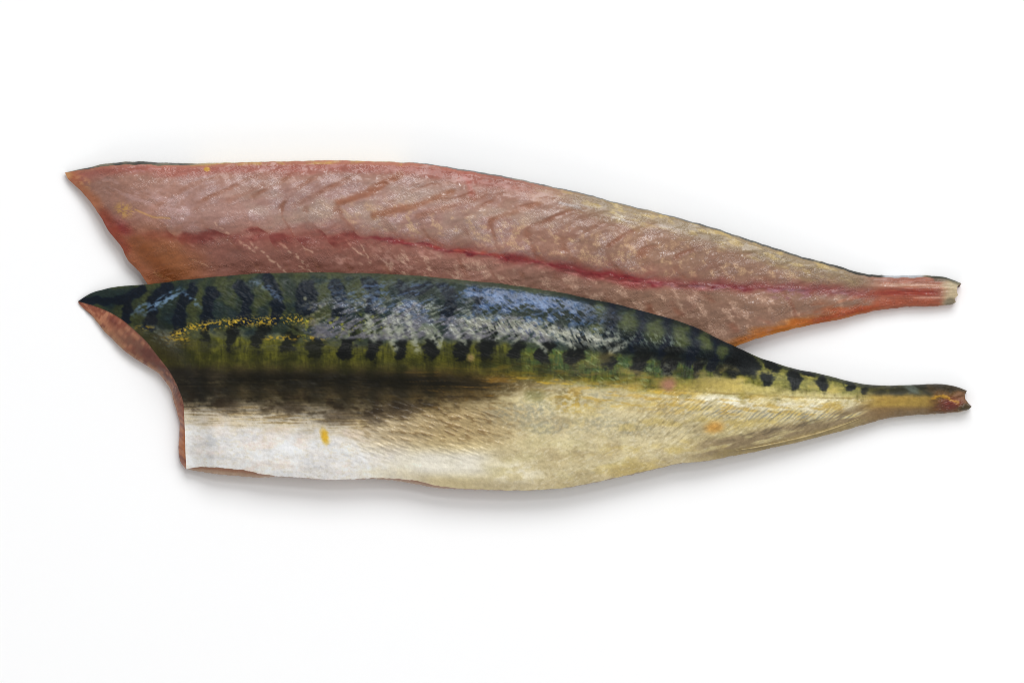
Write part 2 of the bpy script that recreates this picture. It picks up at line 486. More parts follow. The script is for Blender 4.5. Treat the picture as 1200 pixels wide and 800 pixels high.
    p.mix((118, 48, 42), 0.8 * np.exp(-((dys - 3) / 8.0) ** 2) * sm(-5, -1, dys) * band(x, 170, 430, 40) * (.3 + .7 * sm(-.4, .3, fbm(x, y, 50, 20, 3, 117))))  # headwards: shade under the loin's ragged edge, painted as dark maroon
    core = np.exp(-(dyw / (wv * 0.55)) ** 2)
    p.mix((130, 38, 46), 0.85 * core ** 2.4 * band(x, 425, 770, 30) * (0.45 + .55 * sm(-.35, .25, fbm(x, y, 26, 8, 3, 118))))
    p.mix((170, 76, 58), 0.6 * np.exp(-((dy + 1) / 3.0) ** 2) * band(x, 470, 620, 30) * sm(-.2, .3, fbm(x, y, 22, 6, 3, 119)))
    p.mix((112, 18, 30), 0.8 * np.exp(-((dyw - 2) / 3.0) ** 2) * sm(0.0, .4, fbm(x, y, 34, 10, 3, 120)) * band(x, 520, 900, 30))
    p.mix((128, 56, 60), 0.5 * np.exp(-((dyw) / 5.0) ** 2) * band(x, 760, 1030, 30))
    for (cx, cy, rx, ry) in [(134,266,17,9),(146,270,12,5),(722,324,20,7),(742,332,16,6),(668,314,18,6),(604,303,16,5),(690,322,14,5)]:
        p.mix((122, 30, 34), 0.5 * blob(x + 5 * wob, y, cx, cy, rx, ry, 8, .7))
    # pale violet nerve line just under it, tailwards
    vio = np.exp(-((dy - 3 + 3 * fbm(x, y, 30, 30, 3, 121)) / 1.7) ** 2)
    p.mix((172, 134, 150), 0.5 * vio * band(x, 770, 1010, 30) * sm(-.3, .25, fbm(x, y, 18, 8, 3, 122)))
    p.mix((214, 150, 146), 0.5 * np.exp(-((dy - 5) / 2.0) ** 2) * band(x, 600, 900, 40) * sm(0, .4, fbm(x, y, 24, 7, 3, 123)))
    p.mix((170, 120, 150), 0.35 * blob(x, y, 925, 344, 30, 7) * sm(-.2, .3, fbm(x, y, 12, 7, 3, 124)))
    # red streak high, small blood spots
    p.mix((164, 78, 66), 0.35 * stroke(x + 5 * wob, y, [(546,206),(550,222),(556,232)], 3.5, .8))
    p.mix((150, 96, 70), 0.75 * stroke(x + 4 * wob, y + 4 * wob, [(470,205),(440,222),(398,238)], 4.2, .7))
    p.mix((150, 100, 74), 0.75 * stroke(x + 4 * wob, y + 4 * wob, [(530,226),(490,240),(440,254)], 4.2, .7))
    p.mix((150, 100, 76), 0.45 * stroke(x, y, [(570,228),(530,242),(490,254)], 3.2, .8))
    p.mix((150, 100, 76), 0.45 * stroke(x, y, [(630,240),(600,250),(575,257)], 3.0, .8))
    p.mix((152, 104, 84), 0.4 * stroke(x, y, [(410,212),(370,228),(345,242)], 3.0, .8))
    p.mix((150, 104, 86), 0.4 * stroke(x + 4 * wob, y + 4 * wob, [(310,220),(290,228),(270,236)], 3.0, .8))
    # orange brown hollow low left
    p.mix((150, 92, 44), 0.65 * blob(x + 8 * wob, y, 196, 306, 44, 26, 30, .8))
    p.mix((128, 70, 28), 0.5 * stroke(x, y, [(160,285),(176,300),(196,322),(206,336)], 8, .8))
    p.mix((168, 100, 62), 0.6 * (1 - sm(6, 20, np.hypot(x - np.interp(y, uL[:, 1], uL[:, 0]), 0) + 4 * wob)) * (y < 345))
    p.mix((130, 54, 40), 0.55 * stroke(x, y, [(122,252),(132,272),(146,292)], 7, .8))
    p.mix((206, 162, 92), 0.7 * blob(x, y, 147, 247, 11, 8, 20, .6) * sm(.05, .3, np.abs(fbm(x, y, 8, 6, 3, 125))))
    p.mix((204, 158, 96), 0.6 * stroke(x, y + 2 * wob, [(160,246),(180,255),(200,257)], 1.0, .8))
    p.mix((206, 152, 110), 0.55 * blob(x, y, 98, 214, 12, 6, 30, .6) * sm(-.1, .3, fbm(x, y, 9, 5, 3, 126)))
    p.mix((198, 152, 104), 0.7 * blob(x, y, 79, 205, 6, 5, 20, .6))
    p.mix((186, 140, 138), 0.6 * blob(x + 6 * wob, y, 165, 198, 17, 5, 0, .6) * sm(-.2, .3, fbm(x, y, 12, 5, 3, 127)))
    p.mix((196, 164, 164), 0.45 * band(x, 118, 225, 15) * np.exp(-((y - 216 - .32 * (x - 125) + 6 * wob) / 10) ** 2) * sm(-.15, .3, fbm(x, y, 22, 6, 3, 128, ang=20)))
    # tailwards: yellow-grey fat along the back
    fat = (1 - sm(8, 30, y - yt + 6 * fbm(x, y, 40, 12, 3, 129))) * sm(600, 720, x)
    p.mix((146, 130, 102), 0.85 * fat * (1 - sm(980, 1040, x)))
    p.mix((190, 166, 112), 0.75 * fat * sm(0.0, .35, fbm(x, y, 26, 7, 4, 130, ang=15)) * (1 - sm(960, 1020, x)))
    p.mix((196, 192, 196), 0.5 * np.exp(-((y - yt - 17) / 4.0) ** 2) * band(x, 640, 830, 30) * sm(.1, .4, fbm(x, y, 26, 5, 3, 131, ang=14)))
    # orange belly edge
    db = ybm - y
    orr = (1 - sm(4, 15, db + 5 * fbm(x, y, 50, 12, 3, 132))) * sm(835, 880, x)
    p.mix((184, 106, 34), 0.9 * orr * (1 - sm(930, 1010, x)))
    p.mix((176, 78, 40), 0.85 * orr * sm(920, 1000, x))
    p.mix((196, 128, 58), 0.6 * (1 - sm(1, 4, db)) * sm(840, 870, x))
    p.mix((170, 76, 34), 0.5 * (1 - sm(8, 34, db)) * band(x, 940, 1040, 20) * sm(-.2, .4, fbm(x, y, 40, 8, 3, 133, ang=-14)))
    # tail stump: red fibres, pale tendons, glassy tip
    tl = sm(1010, 1045, x)
    p.mix((156, 96, 78), 0.75 * tl)
    yv = (y - 341)
    p.mix((146, 50, 36), 0.8 * tl * np.exp(-((yv - 2 + 1.5 * wob) / 4.5) ** 2) * (1 - sm(1088, 1104, x)))
    p.mix((170, 88, 60), 0.7 * tl * np.exp(-((y - 354) / 5.0) ** 2) * (1 - sm(1080, 1110, x)))
    p.mix((214, 176, 154), 0.75 * tl * np.exp(-((y - 334 - .02 * (x - 1040)) / 2.6) ** 2))
    p.mix((224, 178, 160), 0.6 * tl * np.exp(-((y - 348.5) / 1.7) ** 2) * sm(1062, 1080, x))
    p.mix((190, 110, 80), 0.45 * tl * sm(0, .5, fbm(x, y, 30, 2.2, 3, 134)))
    p.mix((198, 186, 152), 0.85 * sm(1098, 1114, x + 6 * wob))
    p.mix((120, 112, 92), 0.7 * blob(x, y, 1113, 354, 7, 5, -20, .5))
    p.mix((86, 84, 66), 0.7 * stroke(x, y, [(1096,327),(1112,327),(1126,333)], 2.6, .6))
    # fine mottling
    p.gain(1 + 0.06 * fbm(x, y, 5, 3.4, 3, 135, ang=-20) + 0.08 * fbm(x, y, 80, 50, 2, 136))
    return p, film * zone_up, halo

ux, uy = UX.ravel(), UY.ravel()
pu, ufilm, uhalo = paint_upper(ux, uy)
ucol = pu.linear(1.0)
u_attr = {'pigment': ucol,
          'roughness': np.clip(0.50 - 0.12 * ufilm + 0.10 * fbm(ux, uy, 14, 10, 3, 140), .25, .8),
          'wetness': np.clip(0.35 + 0.5 * sm(-.1, .5, fbm(ux, uy, 24, 12, 3, 141)), 0, 1),
          'silver': 0 * ux}
u_nrm = grid_normals(UX, UY, UZ).reshape(-1, 3)
u_vert = to_world(np.stack([UX, UY, UZ], -1))
u_face = grid_faces(NT, NS)
fx = ux[u_face].mean(1); fy = uy[u_face].mean(1)

fillet_flesh = thing('fish_fillet', None, 'pink mackerel fillet lying flesh side up behind, red blood line along its middle', 'fish fillet', 'pair of mackerel fillets')
ph_f, dn_f = myomere(fx, fy)
ybf = scurve(fx, BL); dyf = fy - ybf
lab = np.zeros(len(u_face), int)
cidf = np.floor(ph_f).astype(int)
isup = dyf < -7
in_fl_up = isup & (dn_f < 0.82) & (fx > 190) & (fx < 1015)
in_fl_dn = (dyf > 7) & (fx > 190) & (fx < 1041)
lab[:] = 1                                             # dorsal strip and the rest of the back
lab[(~isup) & (dyf <= 7)] = 2                          # blood line
lab[dyf > 7] = 3                                       # belly side
lab[(fx > 1040)] = 4                                   # tail stump
lab[(fx < 190) & (distL.ravel()[u_face].mean(1) < 16)] = 5     # head end cut
lab[(fx > 850) & (fx <= 1040) & (np.interp(fx, uB[:, 0], uB[:, 1]) - fy < 13)] = 6   # orange belly edge
lab[in_fl_up & (lab == 1)] = 1000 + cidf[in_fl_up & (lab == 1)]
lab[in_fl_dn & (lab == 3)] = 2000 + cidf[in_fl_dn & (lab == 3)]
parts = {}
for code, nm in ((1, 'back_muscle'), (2, 'blood_line'), (3, 'belly_muscle'), (4, 'tail_stump'), (5, 'head_end_cut'), (6, 'belly_fat_edge')):
    f = u_face[lab == code]
    parts[code] = make_mesh(nm, u_vert, f, M_flesh, fillet_flesh, u_attr, u_nrm)
parts[2]['label'] = 'dark red blood line running along the middle of the flesh'
parts[6]['label'] = 'orange fat along the lower edge near the tail'
for base, par in ((1000, parts[1]), (2000, parts[3])):
    for c in sorted(set(lab[(lab >= base - 50) & (lab < base + 400)])):
        f = u_face[lab == c]
        if c < 100 : continue
        make_mesh('muscle_flake', u_vert, f, M_flesh, par, u_attr, u_nrm)

# skin under and round the flesh
A = perimeter(uG); zA = perimeter(UZ[..., None])[:, 0]
uGo = uG.copy()
Bo = A.copy()
nT = NS - 1
Bo[:nT] = uT_out[:-1]
zB = zA * 0.55; 
zB[:nT] = zA[:nT] * 0.72
rimU = build_rim(A, zA, Bo, zB, 0.3 + 0 * zA, uB[:, 1] - uT[:, 1])
KU, nU = rimU.shape[:2]
rx, ry = rimU[..., 0].ravel(), rimU[..., 1].ravel()
sid = np.tile(side_ids(), KU)
pr = Paint(len(rx), (170, 112, 84))
topm = (sid == 0)
pr.mix((52, 50, 44), 1.0 * topm)
pr.mix((120, 112, 92), topm * sm(-.1, .3, fbm(rx, ry, 26, 6, 3, 150)) * .8)
pr.mix((176, 150, 96), topm * band(rx, 225, 480, 20) * .85)
pr.mix((30, 34, 34), topm * band(rx, 500, 720, 20) * sm(-.2, .2, fbm(rx, ry, 20, 8, 3, 151)) * .8)
pr.mix((34, 38, 30), topm * band(rx, 815, 1030, 20) * .8 * sm(-.3, .2, fbm(rx, ry, 30, 10, 3, 152)))
pr.mix((188, 192, 198), topm * band(rx, 1034, 1082, 5) * .85)
pr.mix((60, 62, 50), topm * sm(1084, 1096, rx) * .8)
pr.mix((186, 104, 40), (sid == 2) * sm(840, 870, rx) * .9)
pr.mix((182, 130, 84), (sid == 3) * .5)
r_attr = {'pigment': pr.linear(), 'roughness': 0.4 + 0 * rx, 'wetness': 0.5 + 0 * rx, 'silver': 0 * rx}
fr_ = rim_faces(KU, nU)
uv_ = to_world(rimU)
sidf = side_ids()
sk = fr_[:, sidf == 0].reshape(-1, 4)
make_mesh('skin_edge', uv_, sk[:, ::-1], M_skin, fillet_flesh, r_attr)['label'] = 'thin dark skin edge along the back of the fillet'
# underside: skin on the table
def underside(ring):
    """coarse closing sheet inside the lowest ring of a rim"""
    n1_, n2_ = NS - 1, NT - 1
    top = np.concatenate([ring[:n1_], ring[n1_:n1_ + 1]])
    right = np.concatenate([ring[n1_:n1_ + n2_], ring[n1_ + n2_:n1_ + n2_ + 1]])
    bot = np.concatenate([ring[n1_ + n2_:2 * n1_ + n2_], ring[2 * n1_ + n2_:2 * n1_ + n2_ + 1]])[::-1]
    left = np.concatenate([ring[2 * n1_ + n2_:], ring[:1]])[::-1]
    i1 = np.unique(np.linspace(0, n1_, 120).astype(int)); i2 = np.unique(np.linspace(0, n2_, 30).astype(int))
    g = coons(top[i1], bot[i1], left[i2], right[i2])
    return g.reshape(-1, 3), grid_faces(len(i2), len(i1), True)
uvx, under = underside(rimU[-1])
under = under + len(uv_)
uv_ = np.concatenate([uv_, to_world(uvx)], 0)
r_attr = {k: np.concatenate([a, np.repeat(a[:1], len(uvx), 0)], 0) for k, a in r_attr.items()}
sk2 = np.concatenate([fr_[:, sidf != 0].reshape(-1, 4), under], 0)
make_mesh('underside_skin', uv_, sk2[:, ::-1], M_rim, fillet_flesh, r_attr)

# how high the first fillet stands at each point of the sheet (the second one drapes over it)
hmap = np.zeros((800, 1200))
ix = np.clip(np.round(UX).astype(int), 0, 1199); iy = np.clip(np.round(UY).astype(int), 0, 799)
np.maximum.at(hmap, (iy, ix), UZ)
for _ in range(2):
    hmap = np.maximum.reduce([hmap, np.roll(hmap, 1, 0), np.roll(hmap, -1, 0), np.roll(hmap, 1, 1), np.roll(hmap, -1, 1)])
def box(a, r, ax):
    c = np.cumsum(np.concatenate([np.zeros_like(np.take(a, [0], ax)), a], ax), ax)
    n = a.shape[ax]; i0 = np.clip(np.arange(n) - r, 0, n); i1 = np.clip(np.arange(n) + r + 1, 0, n)
    return (np.take(c, i1, ax) - np.take(c, i0, ax)) / (2 * r + 1)
hm = hmap.copy()
for d in (4, 8): hm = np.maximum.reduce([hm, np.roll(hm, d, 0), np.roll(hm, -d, 0), np.roll(hm, d, 1), np.roll(hm, -d, 1)])
for _ in range(3): hm = box(box(hm, 10, 0), 14, 1)

# ================================================================== FILLET 2: skin side up
L_top = [(91.5,353),(107.5,342),(125,338),(142,335),(172,334),(200,330),(245,325.5),(305,320.5),(372,319.5),(435,320.5),(500,324),(535,328),(585,332.5),(622,337.5),
         (657,343),(690,350),(720,356),(755,365),(795,376),(820,386),(837,395),(860,405.5),(883,416.5),(918,428.5),(935,433),(960,437.5),(1000,448),(1020,451),
         (1040,452),(1077,450.5),(1105,449),(1125,454),(1133,457.5)]
L_bot_out = [(217,548),(227,551),(255,555),(285,557.5),(302,559),(332,558),(350,559),(385,562),(415,561),(440,560.5),(465,562.5),(490,567),(510,571),(540,572.5),(590,574),(625,574),(665,571),
         (697,565),(740,555.5),(765,550),(795,542.5),(827,540),(860,533.5),(885,529),(910,523),(935,518),(965,510),(985,505),(1010,498),(1035,490.5),(1060,487),(1080,485.5),(1100,484.5),(1125,482.5),(1135,479.5)]
L_bot_skin = [(219,549),(235,546),(265,547.5),(290,550.5),(310,555.5),(332,557.5),(350,558.5),(385,561.5),(415,560.5),(440,559),(465,560),(490,562.5),(510,568),(540,571.5),(590,573.5),(625,573.5),(665,570.5),
         (697,564),(740,554.5),(765,549),(795,542),(827,539.5),(860,533),(885,528.5),(910,522.5),(935,517.5),(965,509.5),(985,504.5),(1010,497.5),(1035,490),(1060,486.5),(1080,485),(1100,484),(1125,482),(1135,479)]
L_left_skin = [(91.5,353),(112,358.5),(130,366),(145,375),(160,388),(172,399),(185,416),(200,435),(208,450),(216,470),(217.5,507),(218,530),(219,549)]
L_left_out = [(91.5,354),(92.5,356.5),(101,364),(110,372),(121,387),(134,399),(147,412),(162,422),(187,437),(200,455),(207,480),(211,495),(210.5,507),(209.5,525),(210,539),(217,548)]
L_right = [(1133,457.5),(1130,461),(1130.5,467),(1134,472),(1138,476),(1135,479)]
lT = along_x(L_top, NS, 50)
lT[:, 1] += 0.7 * fbm(lT[:, 0], 0 * lT[:, 0], 26, 26, 3, 200) * sm(95, 120, lT[:, 0])
lB = along_x(L_bot_skin, NS, 20); lB[:, 1] += 0.9 * fbm(lB[:, 0], 0 * lB[:, 0], 10, 10, 3, 201) * sm(219, 240, lB[:, 0])
lBo = along_x(L_bot_out, NS, 20); lBo[:, 1] += 0.8 * fbm(lBo[:, 0], 0 * lBo[:, 0] + 9, 8, 8, 3, 202)
lBo[:, 1] = np.maximum(lBo[:, 1], lB[:, 1] + 0.3)
lL = resample(L_left_skin, NT, 18); lLo = resample(L_left_out, NT, 18); lR = resample(L_right, NT, 1)
ang_wob = fbm(lLo[:, 1], 0 * lLo[:, 1], 16, 16, 3, 203)
lLo[:, 0] += 1.1 * ang_wob * np.minimum(1, np.linspace(0, 12, NT)) * np.minimum(1, np.linspace(12, 0, NT))
lL[0] = lT[0]; lR[0] = lT[-1]; lL[-1] = lB[0]; lR[-1] = lB[-1]
lG = coons(lT, lB, lL, lR)
LX, LY = lG[..., 0], lG[..., 1]
wid = np.maximum((lB[:, 1] - lT[:, 1])[None] + 0 * tt, 10)
distL2 = np.hypot(LX - LX[:, :1], LY - LY[:, :1])
th2 = curve(LX, [(91,16),(120,24),(160,36),(250,46),(450,50),(650,47),(800,42),(900,34),(1000,25),(1060,21),(1138,19)])
prof = np.interp(tt, np.linspace(0, 1, 21),
   [.36,.50,.615,.715,.80,.865,.92,.96,.985,1.0,1.0,.99,.975,.955,.93,.90,.865,.825,.78,.725,.62])
Y_SPOT = [(90,385),(200,393),(300,398),(400,406),(500,405),(600,406),(700,416),(800,428),(860,435),(920,444),(1000,453),(1060,458),(1140,462)]
Y_LAT = [(90,425),(215,430),(300,431),(400,432),(500,434),(560,437),(620,443),(700,450),(760,455),(850,461),(950,466),(1040,467),(1140,469)]
Y_DARK = [(90,476),(215,479),(300,484),(400,491),(450,489),(500,481),(560,472),(600,464),(640,456),(700,452),(1140,468)]

def lower_relief(x, y):
    yl = scurve(x, Y_LAT)
    rel = 2.0 * fbm(x, y, 110, 60, 3, 211) + 0.5 * fbm(x, y, 16, 10, 3, 212)
    # shallow crease along the lateral line
    rel = rel - 0.45 * np.exp(-((y - yl) / 2.2) ** 2) * sm(700, 800, x)
    # oblique wrinkles of the loose belly skin
    wz = band(y, 470, 535, 14) * band(x, 420, 590, 35)
    rel = rel + 1.3 * wz * fbm(x, y, 18, 4.2, 3, 213, ang=18)
    wz2 = band(y - yl, 2, 46, 6) * band(x, 760, 1030, 30)
    rel = rel + 0.22 * wz2 * np.sin((x * 0.85 + (y - yl) * 0.9 + 5 * fbm(x, y, 40, 40, 2, 214)) * 2 * np.pi / 5.0) * sm(-.3, .3, fbm(x, y, 30, 16, 3, 219)) + 0.7 * wz2 * fbm(x, y, 16, 4, 3, 220, ang=-38)
    wz3 = band(x, 760, 840, 14) * band(y, 455, 520, 12)
    rel = rel + 1.6 * wz3 * fbm(x, y, 26, 5, 3, 215, ang=-42)
    # vertical ribs above the lateral line near the tail
    rel = rel + 0.25 * band(yl - y, 1, 20, 4) * band(x, 780, 1010, 30) * np.sin((x + 3 * fbm(x, y, 20, 20, 2, 216)) * 2 * np.pi / 8.0)
    # scale pockets on the back
    rel = rel + 0.35 * sm(4, 20, scurve(x, Y_SPOT) - y) * fbm(x, y, 5.5, 4, 2, 217, ang=30)
    return rel

lift = hm[np.clip(np.round(LY).astype(int), 0, 799), np.clip(np.round(LX).astype(int), 0, 1199)]
lift = lift * (1 - sm(0.40, 0.62, tt)) 
headf = 0.55 + 0.45 * sm(0, 40, distL2)
edge2 = np.minimum(tt, 1 - tt) * wid
LZ = lift + th2 * prof * headf + lower_relief(LX, LY) * sm(0, 10, edge2) * sm(0, 10, distL2) * sm(14, 34, th2)
LZ += sm(1085, 1105, LX) * 2.0 * fbm(LX, LY, 16, 5, 3, 218, ang=-20) 
LZ -= sm(1108, 1130, LX) * 7 * np.exp(-((LY - 467) / 7) ** 2)

def paint_lower(x, y):
    n = len(x)
    p = Paint(n, (216, 202, 164))
    yt = np.interp(x, lT[:, 0], lT[:, 1]); yb = np.interp(x, lB[:, 0], lB[:, 1])
    ysp = scurve(x, Y_SPOT); yl0 = scurve(x, Y_LAT); yd = scurve(x, Y_DARK)
    w1 = fbm(x, y, 50, 30, 4, 221); w2 = fbm(x, y, 18, 10, 4, 222); w3 = fbm(x, y, 7, 4, 3, 223)
    yl = yl0 + 7 * band(x, 540, 800, 50) * (w2 + .5 * w1)
    # ---- belly
    p.mix((254, 249, 243), 1 - sm(400, 540, x + 40 * w1))
    p.mix((240, 220, 206), 0.5 * sm(.0, .5, fbm(x, y, 70, 26, 3, 224)) * (1 - sm(330, 420, x)))
    p.mix((218, 218, 220), 0.4 * sm(.0, .45, fbm(x, y, 54, 22, 3, 225)) * (1 - sm(380, 460, x)))
    p.mix((255, 253, 250), 0.8 * sm(.05, .4, fbm(x, y, 26, 12, 4, 226)) * (1 - sm(390, 480, x)))
    p.mix((250, 226, 214), 0.5 * sm(.1, .5, fbm(x, y, 40, 16, 4, 282)) * (1 - sm(400, 480, x)))
    p.mix((224, 226, 228), 0.45 * sm(.1, .45, fbm(x, y, 34, 12, 4, 283)) * (1 - sm(400, 480, x)))
    p.mix((232, 222, 196), 0.45 * sm(.1, .4, fbm(x, y, 7, 3.2, 4, 284)) * (1 - sm(420, 520, x)))
    for pts, w in ([[(350,548),(346,535),(340,520),(346,505)], 4], [[(280,548),(300,540),(330,524),(345,515)], 3], [[(432,546),(424,532),(414,516)], 2.2], [[(222,500),(225,530),(226,545)], 5]):
        p.mix((255, 254, 252), 0.6 * stroke(x + 3 * w2, y + 3 * w2, pts, w, .9))
    p.mix((250, 244, 230), 0.8 * band(x, 470, 575, 26) * band(y, 528, 556, 8) )
    p.mix((246, 238, 218), 0.6 * blob(x + 8 * w1, y, 605, 552, 30, 14, 0, .7) * sm(-.2, .3, w2))
    p.mix((220, 208, 164), 0.55 * band(x, 560, 760, 50) * sm(-.1, .4, fbm(x, y, 60, 24, 3, 227)))
    p.mix((178, 160, 122), 0.5 * band(x, 640, 760, 40) * band(y, 512, 570, 12) * sm(-.2, .35, fbm(x, y, 36, 22, 4, 228)))
    p.mix((218, 204, 160), 0.7 * sm(760, 860, x))
    p.mix((184, 166, 132), 0.4 * sm(430, 520, x) * band(yb - y, 0, 10, 6) )
    p.mix((168, 152, 122), 0.4 * sm(.1, .5, fbm(x, y, 32, 18, 4, 229)) * sm(540, 640, x))
    # brownish-beige upper belly in the wrinkled patch
    p.mix((172, 150, 112), 0.75 * band(x, 425, 600, 40) * band(y, 470, 522, 16))
    p.mix((120, 98, 66), 0.6 * band(x, 420, 600, 40) * band(y, 474, 515, 12) * sm(.1, .4, fbm(x, y, 18, 4.2, 3, 213, ang=18)))
    # bluish mottles
    for (cx, cy, rx_, ry_) in [(600,484,34,12),(640,478,24,10),(690,492,26,12),(738,500,26,10),(640,500,30,8),(700,466,22,9)]:
        p.mix((140, 142, 132), 0.42 * blob(x + 10 * w1, y + 5 * w2, cx, cy, rx_, ry_, 0, .8) * sm(-.3, .25, w3))
    # ---- dark flank under the lateral line
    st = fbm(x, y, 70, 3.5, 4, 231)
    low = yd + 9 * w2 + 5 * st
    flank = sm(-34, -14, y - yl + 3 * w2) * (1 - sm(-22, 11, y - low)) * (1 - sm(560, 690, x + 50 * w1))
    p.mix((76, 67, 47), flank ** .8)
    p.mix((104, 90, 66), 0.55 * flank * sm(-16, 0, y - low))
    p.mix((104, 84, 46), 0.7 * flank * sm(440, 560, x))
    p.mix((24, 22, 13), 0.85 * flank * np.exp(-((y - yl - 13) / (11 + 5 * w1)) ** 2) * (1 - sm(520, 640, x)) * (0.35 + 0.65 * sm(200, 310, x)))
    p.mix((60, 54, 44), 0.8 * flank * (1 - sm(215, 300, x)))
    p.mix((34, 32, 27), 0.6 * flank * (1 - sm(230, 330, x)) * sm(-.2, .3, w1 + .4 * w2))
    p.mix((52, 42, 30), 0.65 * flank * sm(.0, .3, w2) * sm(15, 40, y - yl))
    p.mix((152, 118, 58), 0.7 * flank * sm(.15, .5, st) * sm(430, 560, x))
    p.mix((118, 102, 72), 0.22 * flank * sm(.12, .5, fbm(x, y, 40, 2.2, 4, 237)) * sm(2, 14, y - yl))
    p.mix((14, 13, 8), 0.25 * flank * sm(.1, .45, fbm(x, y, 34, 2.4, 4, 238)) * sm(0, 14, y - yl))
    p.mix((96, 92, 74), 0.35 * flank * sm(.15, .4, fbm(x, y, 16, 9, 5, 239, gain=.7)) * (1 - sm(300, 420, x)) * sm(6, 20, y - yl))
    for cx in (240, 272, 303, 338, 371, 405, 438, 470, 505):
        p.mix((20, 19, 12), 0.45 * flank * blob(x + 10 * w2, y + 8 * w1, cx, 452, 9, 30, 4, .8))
    # streaked lower limit, gold-beige hairs
    p.mix((206, 190, 160), 0.6 * np.exp(-((y - low - 8) / 12.0) ** 2) * (1 - sm(440, 520, x)) * (1 - flank))
    lim = np.exp(-((y - low - 3) / 9.0) ** 2) * (1 - sm(470, 540, x))
    p.mix((206, 184, 138), 0.7 * lim * sm(.0, .35, fbm(x, y, 44, 2.0, 3, 232)))
    p.mix((110, 92, 62), 0.65 * lim * sm(.05, .4, fbm(x, y, 44, 2.0, 3, 233)))
    for (cx, cy, rx_, ry_) in [(268,474,12,9),(398,487,20,9),(438,488,14,10),(468,479,20,10),(340,478,18,7)]:
        p.mix((58, 48, 36), 0.55 * blob(x + 6 * w2, y + 4 * w3, cx, cy, rx_, ry_, 0, .6))
    p.mix((76, 66, 36), 0.55 * blob(x + 6 * w2, y, 664, 463, 16, 8, 0, .7) * sm(-.3, .2, w3))
    p.mix((78, 84, 44), 0.4 * blob(x + 6 * w2, y, 628, 463, 12, 7, 0, .7))
    # ---- green band
    green = sm(-12, 2, y - ysp + 6 * w2) * (1 - sm(-16, 7, y - yl + 5 * w2 - 4 * sm(560, 640, x)))
    p.mix((92, 92, 36), green * (1 - sm(880, 960, x)))
    p.mix((74, 102, 66), 0.8 * green * band(x, 610, 830, 30) * (1 - sm(-18, -4, y - yl)))
    p.mix((112, 110, 46), 0.6 * green * sm(0, .4, w2))
    p.mix((128, 126, 58), 0.4 * green * sm(.05, .4, fbm(x, y, 3.2, 16, 3, 245)))
    p.mix((40, 42, 18), 0.4 * green * sm(.1, .4, fbm(x, y, 3.2, 16, 3, 246)))
    p.mix((58, 52, 34), 0.7 * green * (1 - sm(195, 260, x)))
    p.mix((46, 50, 22), 0.5 * green * sm(.05, .45, fbm(x, y, 26, 16, 3, 234)))
    p.mix((160, 176, 136), 0.6 * green * band(x, 620, 800, 30) * sm(.25, .5, fbm(x, y, 14, 4, 4, 235, ang=30)))
    p.mix((126, 110, 44), 0.6 * band(yl - y, -2, 16, 6) * band(x, 560, 800, 40) * sm(-.1, .35, fbm(x, y, 24, 5, 3, 236)))
    # ---- back
    back = 1 - sm(-12, 3, y - ysp + 6 * w2)
    p.mix((42, 52, 44), back)
    ol = fbm(x, y, 30, 40, 3, 241)
    p.mix((72, 76, 48), 0.8 * back * sm(-.35, .25, ol) * (1 - sm(420, 520, x)))
    p.mix((30, 44, 50), 0.7 * back * sm(.0, .4, fbm(x, y, 40, 30, 3, 242)))
    p.mix((18, 27, 31), 0.9 * back * sm(640, 720, x) * (1 - sm(905, 950, x)))
    # dark bars near the head end
    wx, wy = x + 5 * w2, y + 5 * fbm(x, y, 18, 10, 4, 243)
    navy = (14, 24, 36)
    for pts, w in ([[(98,352),(122,353),(145,350)], 4.5], [[(166,339),(153,349),(148,374)], 6], [[(200,336),(182,352),(177,382)], 7.5], [[(228,338),(214,358),(211,386)], 7],
                   [[(250,343),(245,360),(244,374)], 7], [[(282,334),(292,350),(288,374)], 7], [[(316,328),(328,350),(324,374)], 7], [[(360,340),(361,360)], 12],
                   [[(395,334),(400,356),(396,372)], 7], [[(432,330),(440,345),(436,362)], 7], [[(470,335),(482,345),(505,332)], 6], [[(520,334),(530,350),(524,372)], 7], [[(556,338),(562,352),(556,372)], 6],
                   [[(716,358),(720,372),(712,396)], 5], [[(748,368),(752,384),(742,408)], 6], [[(780,378),(784,394),(774,416)], 6], [[(810,388),(814,402),(806,424)], 6], [[(838,400),(840,414),(832,430)], 5]):
        p.mix(navy, 0.94 * stroke(wx, wy, pts, w, .26))
    p.mix((120, 120, 104), 0.9 * blob(x, y, 359, 350, 2.2, 2.2))
    # olive ovals towards the tail on the dark back
    for (cx, cy, rx_, ry_, a) in [(702,362,9,9,0),(735,378,12,12,20),(767,388,12,14,-10),(797,394,11,15,-20),(826,400,9,11,-20),(697,385,10,8,0),(845,412,7,8,0)]:
        p.mix((78, 84, 52), 0.8 * blob(wx, wy, cx, cy, rx_, ry_, a, .5))
        p.mix((88, 94, 58), 0.4 * blob(wx, wy, cx, cy, rx_ * .6, ry_ * .6, a, .7))
